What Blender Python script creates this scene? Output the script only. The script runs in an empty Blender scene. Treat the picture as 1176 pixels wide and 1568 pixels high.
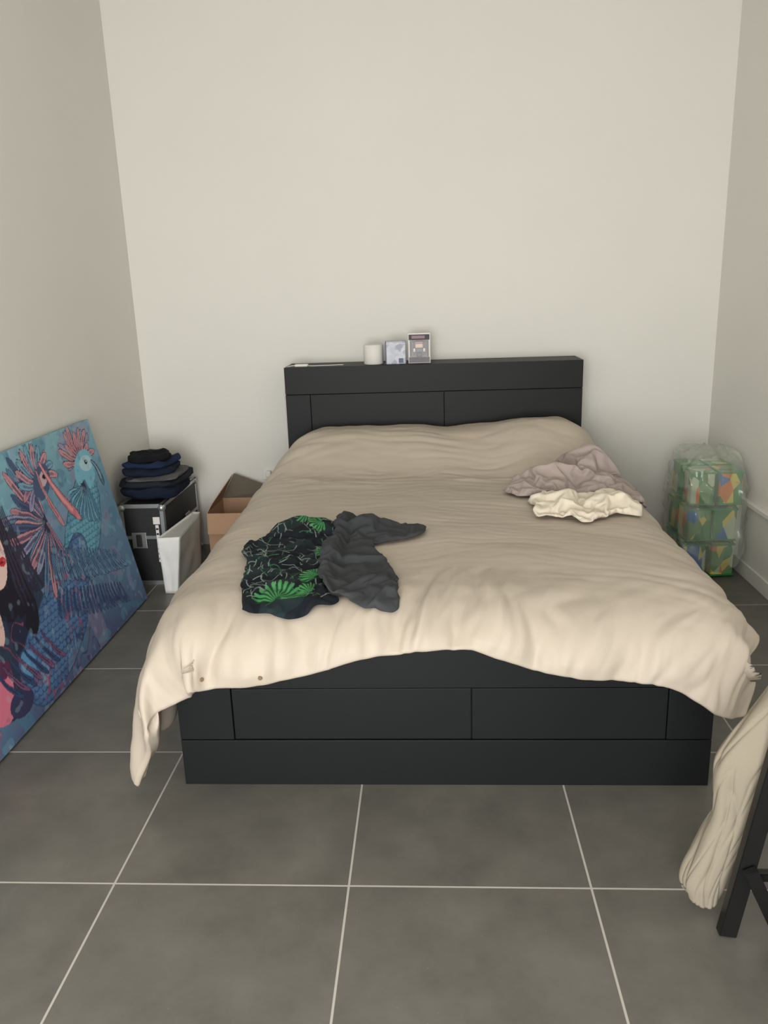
import bpy, bmesh, math, random, time
import numpy as np
from mathutils import Vector, Matrix, noise
from mathutils.bvhtree import BVHTree
from mathutils.geometry import delaunay_2d_cdt
random.seed(3)
T00=time.time()
scene=bpy.context.scene
COL=scene.collection
scene.view_settings.view_transform='Standard'
scene.view_settings.look='None'

# ------------------------------------------------------------------ helpers
def lin(c):
    r=[]
    for v in c:
        v=v/255.0
        r.append(v/12.92 if v<=0.04045 else ((v+0.055)/1.055)**2.4)
    return tuple(r)
def mat(name,rgb,rough=0.6,metal=0.0,var=0.0,vscale=6.0,bump=0.0,bscale=200.0,spec=0.5,sheen=0.0,alpha=1.0,attr=None,bdist=.002):
    m=bpy.data.materials.new(name); m.use_nodes=True
    nt=m.node_tree; b=nt.nodes['Principled BSDF']; L=nt.links
    c=lin(rgb)+(1,)
    b.inputs['Base Color'].default_value=c
    b.inputs['Roughness'].default_value=rough
    b.inputs['Metallic'].default_value=metal
    b.inputs['Specular IOR Level'].default_value=spec
    b.inputs['Alpha'].default_value=alpha
    if sheen: b.inputs['Sheen Weight'].default_value=sheen
    tc=nt.nodes.new('ShaderNodeTexCoord')
    src=None
    if attr:
        a=nt.nodes.new('ShaderNodeAttribute'); a.attribute_name=attr; src=a.outputs['Color']
        L.new(src,b.inputs['Base Color'])
    if var>0:
        n=nt.nodes.new('ShaderNodeTexNoise'); n.inputs['Scale'].default_value=vscale; n.inputs['Detail'].default_value=5
        L.new(tc.outputs['Object'],n.inputs['Vector'])
        mr=nt.nodes.new('ShaderNodeMapRange'); mr.inputs['From Min'].default_value=.3; mr.inputs['From Max'].default_value=.7
        mr.inputs['To Min'].default_value=1-var; mr.inputs['To Max'].default_value=1+var
        L.new(n.outputs['Fac'],mr.inputs['Value'])
        mx=nt.nodes.new('ShaderNodeVectorMath'); mx.operation='SCALE'
        if src is not None: L.new(src,mx.inputs[0])
        else: mx.inputs[0].default_value=c[:3]
        L.new(mr.outputs[0],mx.inputs['Scale']); L.new(mx.outputs[0],b.inputs['Base Color'])
    if bump>0:
        n=nt.nodes.new('ShaderNodeTexNoise'); n.inputs['Scale'].default_value=bscale; n.inputs['Detail'].default_value=3
        L.new(tc.outputs['Object'],n.inputs['Vector'])
        bp=nt.nodes.new('ShaderNodeBump'); bp.inputs['Strength'].default_value=bump; bp.inputs['Distance'].default_value=bdist
        L.new(n.outputs['Fac'],bp.inputs['Height']); L.new(bp.outputs[0],b.inputs['Normal'])
    return m
def empty(name,loc=(0,0,0)):
    e=bpy.data.objects.new(name,None); COL.objects.link(e); e.location=loc; e.empty_display_size=.1; return e
def mesh_obj(name,verts,faces,m=None,parent=None,smooth=False):
    me=bpy.data.meshes.new(name); me.from_pydata([tuple(v) for v in verts],[],[tuple(f) for f in faces]); me.update()
    o=bpy.data.objects.new(name,me); COL.objects.link(o)
    if m:
        for mm in (m if isinstance(m,(list,tuple)) else [m]): me.materials.append(mm)
    if smooth: me.polygons.foreach_set('use_smooth',[True]*len(me.polygons))
    if parent: o.parent=parent
    return o
def fix_normals(o):
    bm=bmesh.new(); bm.from_mesh(o.data); bmesh.ops.recalc_face_normals(bm,faces=bm.faces); bm.to_mesh(o.data); bm.free()
def box(name,x0,x1,y0,y1,z0,z1,m,parent=None,bevel=0.0,seg=2,rotz=0.0,tilt=None):
    bm=bmesh.new(); bmesh.ops.create_cube(bm,size=1.0)
    c=Vector(((x0+x1)/2,(y0+y1)/2,(z0+z1)/2))
    for v in bm.verts: v.co=Vector((v.co.x*(x1-x0),v.co.y*(y1-y0),v.co.z*(z1-z0)))
    if bevel>0: bmesh.ops.bevel(bm,geom=list(bm.edges),offset=bevel,segments=seg,affect='EDGES',profile=.5)
    M=Matrix.Rotation(rotz,4,'Z')
    if tilt: M=M@Matrix.Rotation(tilt[1],4,tilt[0])
    for v in bm.verts: v.co=M@v.co+c
    me=bpy.data.meshes.new(name); bm.to_mesh(me); bm.free()
    o=bpy.data.objects.new(name,me); COL.objects.link(o); me.materials.append(m)
    if parent: o.parent=parent
    return o
def bar(name,p0,p1,w,d,m,parent=None,bevel=.002,up=(0,1,0)):
    p0=Vector(p0);p1=Vector(p1); ax=(p1-p0).normalized(); u=Vector(up); s=ax.cross(u).normalized(); u=s.cross(ax)
    bm=bmesh.new(); bmesh.ops.create_cube(bm,size=1.0); Ln=(p1-p0).length
    for v in bm.verts: v.co=Vector((v.co.x*w,v.co.y*d,v.co.z*Ln))
    if bevel: bmesh.ops.bevel(bm,geom=list(bm.edges),offset=bevel,segments=2,affect='EDGES')
    c=(p0+p1)/2
    for v in bm.verts: v.co=s*v.co.x+u*v.co.y+ax*v.co.z+c
    me=bpy.data.meshes.new(name); bm.to_mesh(me); bm.free()
    o=bpy.data.objects.new(name,me); COL.objects.link(o); me.materials.append(m)
    if parent:o.parent=parent
    return o
def lathe(name,prof,center,m,parent=None,n=40,closed=False):
    vs=[];fs=[]
    for r,z in prof:
        for k in range(n):
            a=2*math.pi*k/n; vs.append((center[0]+r*math.cos(a),center[1]+r*math.sin(a),center[2]+z))
    R=len(prof)
    for i in range(R if closed else R-1):
        for k in range(n):
            i2=(i+1)%R
            fs.append((i*n+k,i*n+(k+1)%n,i2*n+(k+1)%n,i2*n+k))
    o=mesh_obj(name,vs,fs,m,parent,smooth=False); fix_normals(o)
    for p in o.data.polygons: p.use_smooth=abs(p.normal.z)<.7
    return o
def curve(name,pts,r,m,parent=None):
    cu=bpy.data.curves.new(name,'CURVE'); cu.dimensions='3D'; cu.bevel_depth=r; cu.bevel_resolution=3
    s=cu.splines.new('NURBS'); s.points.add(len(pts)-1)
    for p,q in zip(s.points,pts): p.co=tuple(q)+(1,)
    s.use_endpoint_u=True; s.order_u=3
    o=bpy.data.objects.new(name,cu); COL.objects.link(o); cu.materials.append(m)
    if parent:o.parent=parent
    return o
def sm(a,b,x):
    t=np.clip((np.asarray(x,float)-a)/(b-a),0,1); return t*t*(3-2*t)
def nz(x,y,z=0.0):
    return noise.noise(Vector((x,y,z)))
def rid(x,y,z=0.0):
    return max(0,1-abs(noise.noise(Vector((x,y,z))))*2.2)
def puff(x,y,z=0.0):
    a=noise.noise(Vector((x,y,z))); return math.sqrt(a*a+.0016)

# ------------------------------------------------------------------ room
XL,XR,YB,YF,ZC=-1.7455,1.6296,2.554,-3.9,3.35
m_wall=mat('wall_paint',(229,227,220),.85,var=.012,vscale=1.5,bump=.12,bscale=120,spec=.25)
m_ceil=mat('ceiling_paint',(214,212,206),.9,spec=.2)
m_base=mat('baseboard_paint',(232,230,224),.5)
def floor_mat():
    m=bpy.data.materials.new('porcelain_tile'); m.use_nodes=True; nt=m.node_tree; L=nt.links; N=nt.nodes
    b=N['Principled BSDF']; tc=N.new('ShaderNodeTexCoord'); sp=N.new('ShaderNodeSeparateXYZ'); L.new(tc.outputs['Object'],sp.inputs[0])
    s=.6383; g=.0023
    def math_(op,a,bv=None,c=None):
        n=N.new('ShaderNodeMath'); n.operation=op
        for i,x in enumerate((a,bv,c)):
            if x is None: continue
            if isinstance(x,(int,float)): n.inputs[i].default_value=x
            else: L.new(x,n.inputs[i])
        return n.outputs[0]
    def line(ax,off):
        t=math_('SUBTRACT',sp.outputs[ax],off); d=math_('PINGPONG',t,s/2)
        mr=N.new('ShaderNodeMapRange'); L.new(d,mr.inputs['Value'])
        mr.inputs['From Min'].default_value=g; mr.inputs['From Max'].default_value=g+.0012
        mr.inputs['To Min'].default_value=1; mr.inputs['To Max'].default_value=0
        return mr.outputs[0], math_('FLOOR',math_('DIVIDE',t,s))
    l1,i1=line('X',-.8939); l2,i2=line('Y',-.4519)
    grout=math_('MAXIMUM',l1,l2)
    cmb=N.new('ShaderNodeCombineXYZ'); L.new(i1,cmb.inputs[0]); L.new(i2,cmb.inputs[1])
    wn=N.new('ShaderNodeTexWhiteNoise'); L.new(cmb.outputs[0],wn.inputs['Vector'])
    n1=N.new('ShaderNodeTexNoise'); n1.inputs['Scale'].default_value=5; n1.inputs['Detail'].default_value=9; n1.inputs['Roughness'].default_value=.65
    ad=N.new('ShaderNodeVectorMath'); ad.operation='ADD'; sc=N.new('ShaderNodeVectorMath'); sc.operation='SCALE'; sc.inputs['Scale'].default_value=7
    L.new(wn.outputs['Color'],sc.inputs[0]); L.new(tc.outputs['Object'],ad.inputs[0]); L.new(sc.outputs[0],ad.inputs[1]); L.new(ad.outputs[0],n1.inputs['Vector'])
    cr=N.new('ShaderNodeValToRGB'); L.new(n1.outputs['Fac'],cr.inputs[0])
    cr.color_ramp.elements[0].position=.3; cr.color_ramp.elements[0].color=lin((95,93,87))+(1,)
    cr.color_ramp.elements[1].position=.72; cr.color_ramp.elements[1].color=lin((117,114,107))+(1,)
    vo=N.new('ShaderNodeTexVoronoi'); vo.inputs['Scale'].default_value=45; L.new(tc.outputs['Object'],vo.inputs['Vector'])
    spk=math_('LESS_THAN',vo.outputs['Distance'],.06)
    wn2=N.new('ShaderNodeSeparateColor'); L.new(vo.outputs['Color'],wn2.inputs[0])
    spk=math_('MULTIPLY',spk,math_('GREATER_THAN',wn2.outputs[0],.8)); spk=math_('MULTIPLY',spk,.35)
    mx0=N.new('ShaderNodeMix'); mx0.data_type='RGBA'; L.new(spk,mx0.inputs[0]); L.new(cr.outputs[0],mx0.inputs[6]); mx0.inputs[7].default_value=lin((170,168,160))+(1,)
    mx=N.new('ShaderNodeMix'); mx.data_type='RGBA'; L.new(grout,mx.inputs[0]); L.new(mx0.outputs[2],mx.inputs[6]); mx.inputs[7].default_value=lin((188,184,176))+(1,)
    L.new(mx.outputs[2],b.inputs['Base Color'])
    r=math_('MULTIPLY_ADD',grout,.42,.38); L.new(r,b.inputs['Roughness'])
    b.inputs['Specular IOR Level'].default_value=.42
    bp=N.new('ShaderNodeBump'); bp.inputs['Strength'].default_value=.4; bp.inputs['Distance'].default_value=.001
    hh=math_('SUBTRACT',1.0,grout); hn=math_('MULTIPLY_ADD',n1.outputs['Fac'],.3,hh); L.new(hn,bp.inputs['Height']); L.new(bp.outputs[0],b.inputs['Normal'])
    return m
m_floor=floor_mat()
T=.12
box('floor',XL-T,XR+T,YF-T,YB+T,-.1,0,m_floor)
box('ceiling',XL-T,XR+T,YF-T,YB+T,ZC,ZC+.1,m_ceil)
box('wall_left',XL-T,XL,YF-T,YB+T,0,ZC,m_wall)
box('wall_right',XR,XR+T,YF-T,YB+T,0,ZC,m_wall)
box('wall_back',XL,XR,YB,YB+T,0,ZC,m_wall)
WX0,WX1,WZ0,WZ1=-1.60,.55,.10,2.35
wf=empty('wall_front')
box('pier_a',XL,WX0,YF-T,YF,0,ZC,m_wall,wf); box('pier_b',WX1,XR,YF-T,YF,0,ZC,m_wall,wf)
box('lintel',WX0,WX1,YF-T,YF,WZ1,ZC,m_wall,wf); box('sill',WX0,WX1,YF-T,YF,0,WZ0,m_wall,wf)
m_frame=mat('window_frame_paint',(60,62,64),.45)
wn=empty('window_1')
for i,x in enumerate((WX0,(WX0+WX1)/2-.03,WX1-.06)): box('stile_%d'%i,x,x+.06,YF-.07,YF-.01,WZ0,WZ1,m_frame,wn,.004)
for i,z in enumerate((WZ0,WZ1-.06)): box('rail_%d'%i,WX0,WX1,YF-.07,YF-.01,z,z+.06,m_frame,wn,.004)
box('baseboard_right',XR-.013,XR,YF,YB,0,.08,m_base,None,.003)
box('baseboard_back',XL,XR-.013,YB-.0035,YB,0,.08,m_base)
cd=empty('wall_conduit')
m_cond=mat('conduit_plastic',(232,230,222),.35)
box('run',XR-.03,XR,-1.2,1.99,.392,.417,m_cond,cd,.004)
box('drop',XR-.03,XR,1.965,1.99,.082,.40,m_cond,cd,.004)

# ------------------------------------------------------------------ bed frame
m_blk=mat('black_foil',(20,22,24),.5,var=.04,vscale=3,bump=.05,bscale=60,spec=.26)
m_dk=mat('black_gap',(10,11,12),.7)
bed=empty('bed_frame')
b_=.0015
box('base_board',-.83,.83,0,.018,0,.160,m_blk,bed,b_)
box('stile_a',-.83,-.657,0.001,.018,.163,.478,m_blk,bed,b_)
box('stile_b',.693,.83,0.001,.018,.163,.338,m_blk,bed,b_)
box('top_rail',-.655,.83,0.001,.018,.341,.478,m_blk,bed,b_)
box('panel_a',-.654,.0935,.004,.018,.163,.338,m_blk,bed,b_)
box('panel_b',.0965,.690,.003,.018,.163,.338,m_blk,bed,b_)
box('footboard_core',-.828,.828,.018,.05,.002,.477,m_dk,bed,b_)
box('side_rail_a',-.83,-.80,.05,2.274,.02,.40,m_blk,bed,b_)
box('side_rail_b',.80,.83,.05,2.274,.02,.40,m_blk,bed,b_)
box('slat_base',-.80,.80,.05,2.274,.26,.29,m_dk,bed)
hz=1.1178; hy=2.274
box('head_top_band',-.83,.83,hy,hy+.018,.967,hz,m_blk,bed,b_)
box('head_stile',-.83,-.691,hy+.001,hy+.018,.02,.964,m_blk,bed,b_)
box('head_panel_a',-.688,.063,hy+.003,hy+.018,.3,.964,m_blk,bed,b_)
box('head_panel_b',.066,.83,hy+.001,hy+.018,.3,.964,m_blk,bed,b_)
box('head_core',-.828,.828,hy+.018,hy+.03,.0,hz-.003,m_dk,bed)
box('head_side_a',-.83,-.812,hy+.018,YB-.006,0,hz,m_blk,bed,b_)
box('head_side_b',.812,.83,hy+.018,YB-.006,0,hz,m_blk,bed,b_)
box('head_shelf_top',-.812,.812,hy+.018,YB-.006,hz-.018,hz,m_blk,bed,b_)
m_matt=mat('mattress_ticking',(225,222,214),.9,bump=.3,bscale=90)
box('mattress',-.79,.79,.08,2.27,.29,.49,m_matt,None,.04,4)
m_pil=mat('pillow_cotton',(220,214,202),.9)
def pillow(name,cx,cy,cz,w,d,h):
    vs=[];fs=[];n=28
    for side in (1,-1):
        for i in range(n+1):
            for j in range(n+1):
                a=i/n*2-1;b=j/n*2-1
                e=(max(0,1-a**4)*max(0,1-b**4))**.5
                vs.append((cx+a*w/2*(1-.06*b*b),cy+b*d/2*(1-.06*a*a),cz+side*h/2*e))
    o=(n+1)**2
    for i in range(n):
        for j in range(n):
            q=(i*(n+1)+j,(i+1)*(n+1)+j,(i+1)*(n+1)+j+1,i*(n+1)+j+1)
            fs.append(q); fs.append(tuple(o+k for k in reversed(q)))
    return mesh_obj(name,vs,fs,m_pil,None,True)
pillow('pillow',-.30,2.07,.553,.56,.34,.115); pillow('pillow.001',.36,2.07,.553,.56,.34,.115)

# ------------------------------------------------------------------ duvet (cloth simulated over the bed volume)
A,B,LQ=.17,.14,.245; AF,BF,LF=.21,.16,.295; YC=.14
def edges(y):
    wh=float(sm(1.55,2.2,y)); return -.735+.15*wh, .765-.12*wh
def ztop(x,y):
    z=.60+.012*nz(x*2.2,y*2.2,3.3)+.004*nz(x*5,y*4,1)
    hump=(.17+.035*float(sm(.2,.6,x)))*float(sm(1.62,2.08,y+.05*nz(x*3,0,4)))
    hump*=1-.08*math.exp(-((x-.06)/.09)**2)
    return z+hump-.12*float(sm(2.19,2.27,y))-.012*float(1-sm(.0,.55,y))
def coll_pt(s,t,lo):
    y0=YC+max(t,0); xl,xr=edges(y0)
    side=0;e=0
    if s<0: side=-1;e=-s; xs=xl
    elif s>1: side=1;e=s-1; xs=xr
    else: xs=xl+(xr-xl)*s
    ph=min(e/LQ,1)*math.pi/2; pf=min(max(0,-t)/LF,1)*math.pi/2
    qx,qy=math.sin(ph),math.sin(pf)
    k=.45 if side<0 else 1.0          # squarer, stuffed corner at the near-left
    qx2=qx*math.sqrt(1-k*qy*qy/2); qy2=qy*math.sqrt(1-k*qx*qx/2)
    r=min(1,math.hypot(qx2,qy2))
    x=xs+side*A*qx2; y=y0-AF*qy2
    z=ztop(xs,max(y,YC*.3))-(B*(1-math.sqrt(max(0,1-r*r))))
    ex=max(0,e-LQ,(-t)-LF)
    if side<0: x-=.055*float(sm(.0,.18,ex))*float(sm(.2,.9,qy))*qx
    return (x,y,max(lo,z-ex))
ss=list(-np.linspace(.62,.0,22)[:-1])+list(np.linspace(0,1,40))+list(1+np.linspace(0,.62,22)[1:])
tt=list(-np.linspace(.70,0,24)[:-1])+list(np.linspace(0,2.14,60))
cv=[coll_pt(s,t,.0) for s in ss for t in tt]; nt_=len(tt)
cf=[(i*nt_+j,(i+1)*nt_+j,(i+1)*nt_+j+1,i*nt_+j+1) for i in range(len(ss)-1) for j in range(nt_-1)]
collider=mesh_obj('tmp_collider',cv,cf)
fl=mesh_obj('tmp_floor',[(-3,-3,.012),(3,-3,.012),(3,3,.012),(-3,3,.012)],[(0,1,2,3)])
for o_ in (collider,fl):
    o_.modifiers.new('c','COLLISION'); o_.collision.thickness_outer=.012; o_.collision.cloth_friction=12; o_.collision.use_culling=False
hx=[-1.4,-.80,-.70,-.60,-.48,-.38,-.30,-.22,-.14,-.05,.05,.14,.24,.36,.5,.6,.66,.72,.78,.84,.90,1.0,1.4]
hzv=[.37,.375,.385,.39,.405,.425,.445,.470,.482,.482,.488,.472,.448,.425,.410,.408,.395,.365,.325,.29,.30,.34,.38]
hzv=list(np.convolve(np.pad(np.interp(np.linspace(-1.4,1.4,281),hx,hzv),6,mode='edge'),np.ones(13)/13,'valid')); hx=list(np.linspace(-1.4,1.4,281))
def e_of(D,Bq,Lq): return Lq*math.acos(max(-1,1-D/Bq))/(math.pi/2) if D<Bq else Lq+(D-Bq)
LY=[-.4,.2,.6,1.2,2.3]; LE=[.56,.54,.50,.46,.42]
RY=[-.4,-.1,.1,.3,.6,1.2,2.3]; RE=[.12,.16,.24,.32,.40,.42,.40]
SI,SJ=98,106
cvv=[];pinw=[];shr=[]
for i in range(SI+1):
    for j in range(SJ+1):
        w=i/SI; v=j/SJ
        ya=YC-.34+v*2.46
        xl,xr=edges(ya); eL=np.interp(ya,LY,LE); eR=np.interp(ya,RY,RE)
        x=(xl-eL)+w*((xr+eR)-(xl-eL))
        zh=np.interp(x,hx,hzv)+.012*nz(x*8,4,4)*float(sm(-.75,-.5,x)); eF=e_of(.592-zh,BF,LF)
        y=YC-eF+v*(2.262-YC+eF)
        xc=min(max(x,xl),xr)
        z=ztop(xc,max(y,.05))+.022+.003*nz(x*9,y*9,1)
        cvv.append((x,y,z))
        pinw.append(1.0 if (abs(x+.1)<.16 and .75<y<1.6) or (y>2.2 and -.6<x<.68) else 0.0)
        want=.012+.012*float(1-sm(-.05,.35,y))+.012*float(sm(1.3,1.7,y))
        shr.append(1-want/.09)
cff=[(i*(SJ+1)+j,(i+1)*(SJ+1)+j,(i+1)*(SJ+1)+j+1,i*(SJ+1)+j+1) for i in range(SI) for j in range(SJ)]
def simulate(obj,NF,colls,**kw):
    md=obj.modifiers.new('cloth','CLOTH'); st=md.settings
    for k,v_ in kw.items():
        if k.startswith('c_'): setattr(md.collision_settings,k[2:],v_)
        else: setattr(st,k,v_)
    md.point_cache.frame_start=1; md.point_cache.frame_end=NF
    t1=time.time()
    for fr in range(1,NF+1): scene.frame_set(fr)
    dg=bpy.context.evaluated_depsgraph_get(); ev=obj.evaluated_get(dg).to_mesh()
    co=np.zeros(len(ev.vertices)*3); ev.vertices.foreach_get('co',co)
    for o_ in colls+[obj]: bpy.data.objects.remove(o_,do_unlink=True)
    scene.frame_set(1)
    return co.reshape(-1,3)
def vgroup(o,name,ws):
    vg=o.vertex_groups.new(name=name)
    for k,w_ in enumerate(ws):
        if w_>0: vg.add([k],min(1.0,w_),'REPLACE')
sheet=mesh_obj('tmp_sheet',cvv,cff)
vgroup(sheet,'pin',pinw); vgroup(sheet,'shr',shr)
S0=simulate(sheet,42,[collider,fl],quality=5,mass=.35,tension_stiffness=18,compression_stiffness=14,shear_stiffness=5,bending_stiffness=1.5,
    tension_damping=8,compression_damping=8,shear_damping=8,bending_damping=1.5,air_damping=2.0,vertex_group_mass='pin',vertex_group_shrink='shr',shrink_min=-.09,shrink_max=0.0,
    c_collision_quality=3,c_distance_min=.008,c_use_self_collision=False).reshape(SI+1,SJ+1,3)
def cr_up(Ar,n):
    m_=Ar.shape[0]-1; u=np.linspace(0,m_,n+1); k=np.minimum(u.astype(int),m_-1); t=(u-k).reshape((-1,)+(1,)*(Ar.ndim-1))
    g=lambda q: Ar[np.clip(k+q,0,m_)]
    p0,p1,p2,p3=g(-1),g(0),g(1),g(2)
    return .5*((2*p1)+(-p0+p2)*t+(2*p0-5*p1+4*p2-p3)*t*t+(-p0+3*p1-3*p2+p3)*t**3)
S1=S0.copy()
for _ in range(3):
    S1[1:-1,1:-1]=.5*S1[1:-1,1:-1]+.125*(S1[:-2,1:-1]+S1[2:,1:-1]+S1[1:-1,:-2]+S1[1:-1,2:])
    for e_ in (0,-1):
        S1[1:-1,e_]=.5*S1[1:-1,e_]+.25*(S1[:-2,e_]+S1[2:,e_]); S1[e_,1:-1]=.5*S1[e_,1:-1]+.25*(S1[e_,:-2]+S1[e_,2:])
NI,NJ=343,371
P=cr_up(S1,NI); P=np.swapaxes(cr_up(np.swapaxes(P,0,1),NJ),0,1).copy()
def normals(P):
    du=np.gradient(P,axis=0); dv=np.gradient(P,axis=1)
    n=np.cross(du,dv); n/=np.linalg.norm(n,axis=2,keepdims=True)+1e-9
    return n
N0=normals(P)
# padded, puffed filling: rounded hills and soft valleys in the cloth's own (arc-length) coordinates
disp=np.zeros(P.shape[:2])
for i in range(NI+1):
    for j in range(NJ+1):
        x,y,z=P[i,j]; n=N0[i,j]
        a_=i/NI*2.35; b_s=j/NJ*2.35
        wa=a_+.10*nz(a_*2.2,b_s*2.2,9)+.03*nz(a_*7,b_s*7,29); wb=b_s+.10*nz(a_*2.2,b_s*2.2,19)
        top=max(0,n[2])**2
        fr=float(1-sm(.12,.52,b_s)); sd_=max(float(1-sm(.25,.55,a_)),float(sm(1.85,2.1,a_)))
        hd=float(sm(1.25,1.65,y))*float(1-sm(2.0,2.2,y))
        d=0
        ang=1.3*nz(a_*1.3,2,50)
        if fr>0:
            u_=wa+ang*wb
            d+=fr*(.058*puff(u_*4.2,wb*1.6,6)+.028*puff(u_*9,wb*2.8,16)-.016)
            d+=fr*(.012*puff(u_*19,wb*5,17)+.004*nz(u_*34,wb*12,8))
        if sd_>0: d+=sd_*(1-fr)*(.034*puff(wb*4.5,wa*2,61)+.010*puff(wb*12,wa*4,62)-.008)
        if hd>0: d+=top*hd*(.016*puff(wa*1.8,wb*8,2)+.008*puff(wa*3.5,wb*18,22))
        d+=top*(1-fr)*(.010*puff(wa*2.0+wb*.8,wb*3.4,23)+.0030*puff(wa*5,wb*17,24)+.0010*nz(wa*16,wb*34,25))
        if b_s<.03: d*=.6+.4*b_s/.03
        # the tightly folded hanging corner keeps only a little puffing
        cl_=float(1-sm(.42,.66,a_))*float(1-sm(.22,.50,b_s))
        d=d*(1-.82*cl_)+cl_*.010*nz(a_*9,b_s*9,70)
        disp[i,j]=d
P+=N0*disp[...,None]
P[...,2]=np.maximum(P[...,2],.02)
N1=normals(P)
dist=np.minimum.outer(np.minimum(np.arange(NI+1),NI-np.arange(NI+1)),np.minimum(np.arange(NJ+1),NJ-np.arange(NJ+1)))
f=np.clip(dist/9.0,0,1); f=.35+.65*np.sqrt(1-(1-f)**2)
ii,jj=np.meshgrid(np.arange(NI+1)/NI,np.arange(NJ+1)/NJ,indexing='ij')
TH=.036+.028*np.exp(-(ii/.16)**2-(jj/.14)**2)
Q=P-N1*(TH*f)[...,None]
Q[...,2]=np.maximum(Q[...,2],.012)
verts=[tuple(v) for v in P.reshape(-1,3)]+[tuple(v) for v in Q.reshape(-1,3)]
off=(NI+1)*(NJ+1); idx=lambda i,j:i*(NJ+1)+j
faces=[]
for i in range(NI):
    for j in range(NJ):
        q=(idx(i,j),idx(i+1,j),idx(i+1,j+1),idx(i,j+1)); faces.append(q); faces.append(tuple(off+k for k in reversed(q)))
duv_top=[f_ for k,f_ in enumerate(faces) if k%2==0]
ring=[(i,0) for i in range(NI)]+[(NI,j) for j in range(NJ)]+[(i,NJ) for i in range(NI,0,-1)]+[(0,j) for j in range(NJ,0,-1)]
layers=[[idx(*r) for r in ring]]
for kk in range(1,4):
    t=kk/4; lay=[]
    for (i,j) in ring:
        i2=min(max(i,3),NI-3); j2=min(max(j,3),NJ-3)
        o=P[i,j]-P[i2,j2]; o=o/(np.linalg.norm(o)+1e-9)
        th=np.linalg.norm(Q[i,j]-P[i,j])
        q=P[i,j]*(1-t)+Q[i,j]*t+o*th*.5*math.sin(math.pi*t); q[2]=max(q[2],.012)
        lay.append(len(verts)); verts.append(tuple(q))
    layers.append(lay)
layers.append([off+idx(*r) for r in ring])
n=len(ring)
for a,b in zip(layers[:-1],layers[1:]):
    for k in range(n): faces.append((a[k],b[k],b[(k+1)%n],a[(k+1)%n]))
m_duv=mat('duvet_sateen',(192,180,165),.55,var=.012,vscale=4,bump=.15,bscale=26,spec=.30,bdist=.005)
duvet=mesh_obj('duvet',verts,faces,m_duv,None,True); fix_normals(duvet)
bvh=BVHTree.FromPolygons(verts[:off],duv_top)
def surf(x,y):
    h=bvh.ray_cast(Vector((x,y,2)),Vector((0,0,-1)))
    return h[0].z if h[0] is not None else .5
m_btn=mat('button_shell',(134,112,88),.4)
for bi,bx in enumerate((-.71,-.53)):
    i=int(np.argmin(np.abs(P[:,4,0]-bx)+(np.abs(P[:,4,1])>.3)*5)); p=Vector(P[i,4]); nn=Vector(N1[i,4])
    bm=bmesh.new(); bmesh.ops.create_cone(bm,cap_ends=True,segments=20,radius1=.007,radius2=.006,depth=.004)
    R_=nn.to_track_quat('Z','Y').to_matrix()
    for v_ in bm.verts: v_.co=R_@v_.co+p+nn*.002
    me=bpy.data.meshes.new('button'); bm.to_mesh(me); bm.free(); o=bpy.data.objects.new('button_%d'%bi,me); COL.objects.link(o); me.materials.append(m_btn); o.parent=duvet

# ------------------------------------------------------------------ garments on the bed (cloth simulated, buckled onto the duvet)
def inside(poly,x,y):
    c=False;n=len(poly);j=n-1
    for i in range(n):
        xi,yi=poly[i];xj,yj=poly[j]
        if (yi>y)!=(yj>y) and x<(xj-xi)*(y-yi)/(yj-yi)+xi: c=not c
        j=i
    return c
def smooth_poly(pts,step,sub=8):
    out=[];n=len(pts)
    for i in range(n):
        p0,p1,p2,p3=[np.array(pts[(i+k-1)%n]) for k in range(4)]
        for k in range(sub):
            t=k/sub
            out.append(.5*((2*p1)+(-p0+p2)*t+(2*p0-5*p1+4*p2-p3)*t*t+(-p0+3*p1-3*p2+p3)*t**3))
    res=[out[0]];
    for p in out[1:]:
        if np.linalg.norm(p-res[-1])>=step*.9: res.append(p)
    return [tuple(p) for p in res]
def patch(outline,step):
    poly=smooth_poly(outline,step); pa=np.array(poly)
    xs=np.arange(pa[:,0].min(),pa[:,0].max(),step); ys=np.arange(pa[:,1].min(),pa[:,1].max(),step*.87)
    pts=[Vector(p) for p in poly]; nb=len(pts)
    seg0=pa; seg1=np.roll(pa,-1,0); d=seg1-seg0
    for r,y in enumerate(ys):
        for x in xs:
            x2=x+(step/2 if r%2 else 0)
            if inside(poly,x2,y):
                p=np.array((x2,y))
                t=np.clip(((p-seg0)*d).sum(1)/((d*d).sum(1)+1e-12),0,1)
                if np.sqrt((((seg0+d*t[:,None])-p)**2).sum(1)).min()>step*.55: pts.append(Vector((x2,y)))
    res=delaunay_2d_cdt(pts,[(i,(i+1)%nb) for i in range(nb)],[],1,1e-6)
    bnd=[any(q<nb for q in o_) for o_ in res[3]]
    fo=[]
    for f_ in res[2]:
        a,b,c=[res[0][k] for k in f_[:3]]
        fo.append(tuple(f_) if (b-a).cross(c-a)>0 else tuple(reversed(f_)))
    return [(v.x,v.y) for v in res[0]],fo,bnd
gr_out=[(-.701,.50),(-.695,.585),(-.653,.575),(-.630,.726),(-.588,.789),(-.531,.846),(-.438,.84),(-.385,.745),(-.380,.6),(-.392,.45),(-.39,.3),(-.36,.15),(-.307,.05),(-.374,.022),(-.40,.000),(-.464,-.013),(-.515,.00),(-.598,.025),(-.63,.172),(-.655,.33)]
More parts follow.
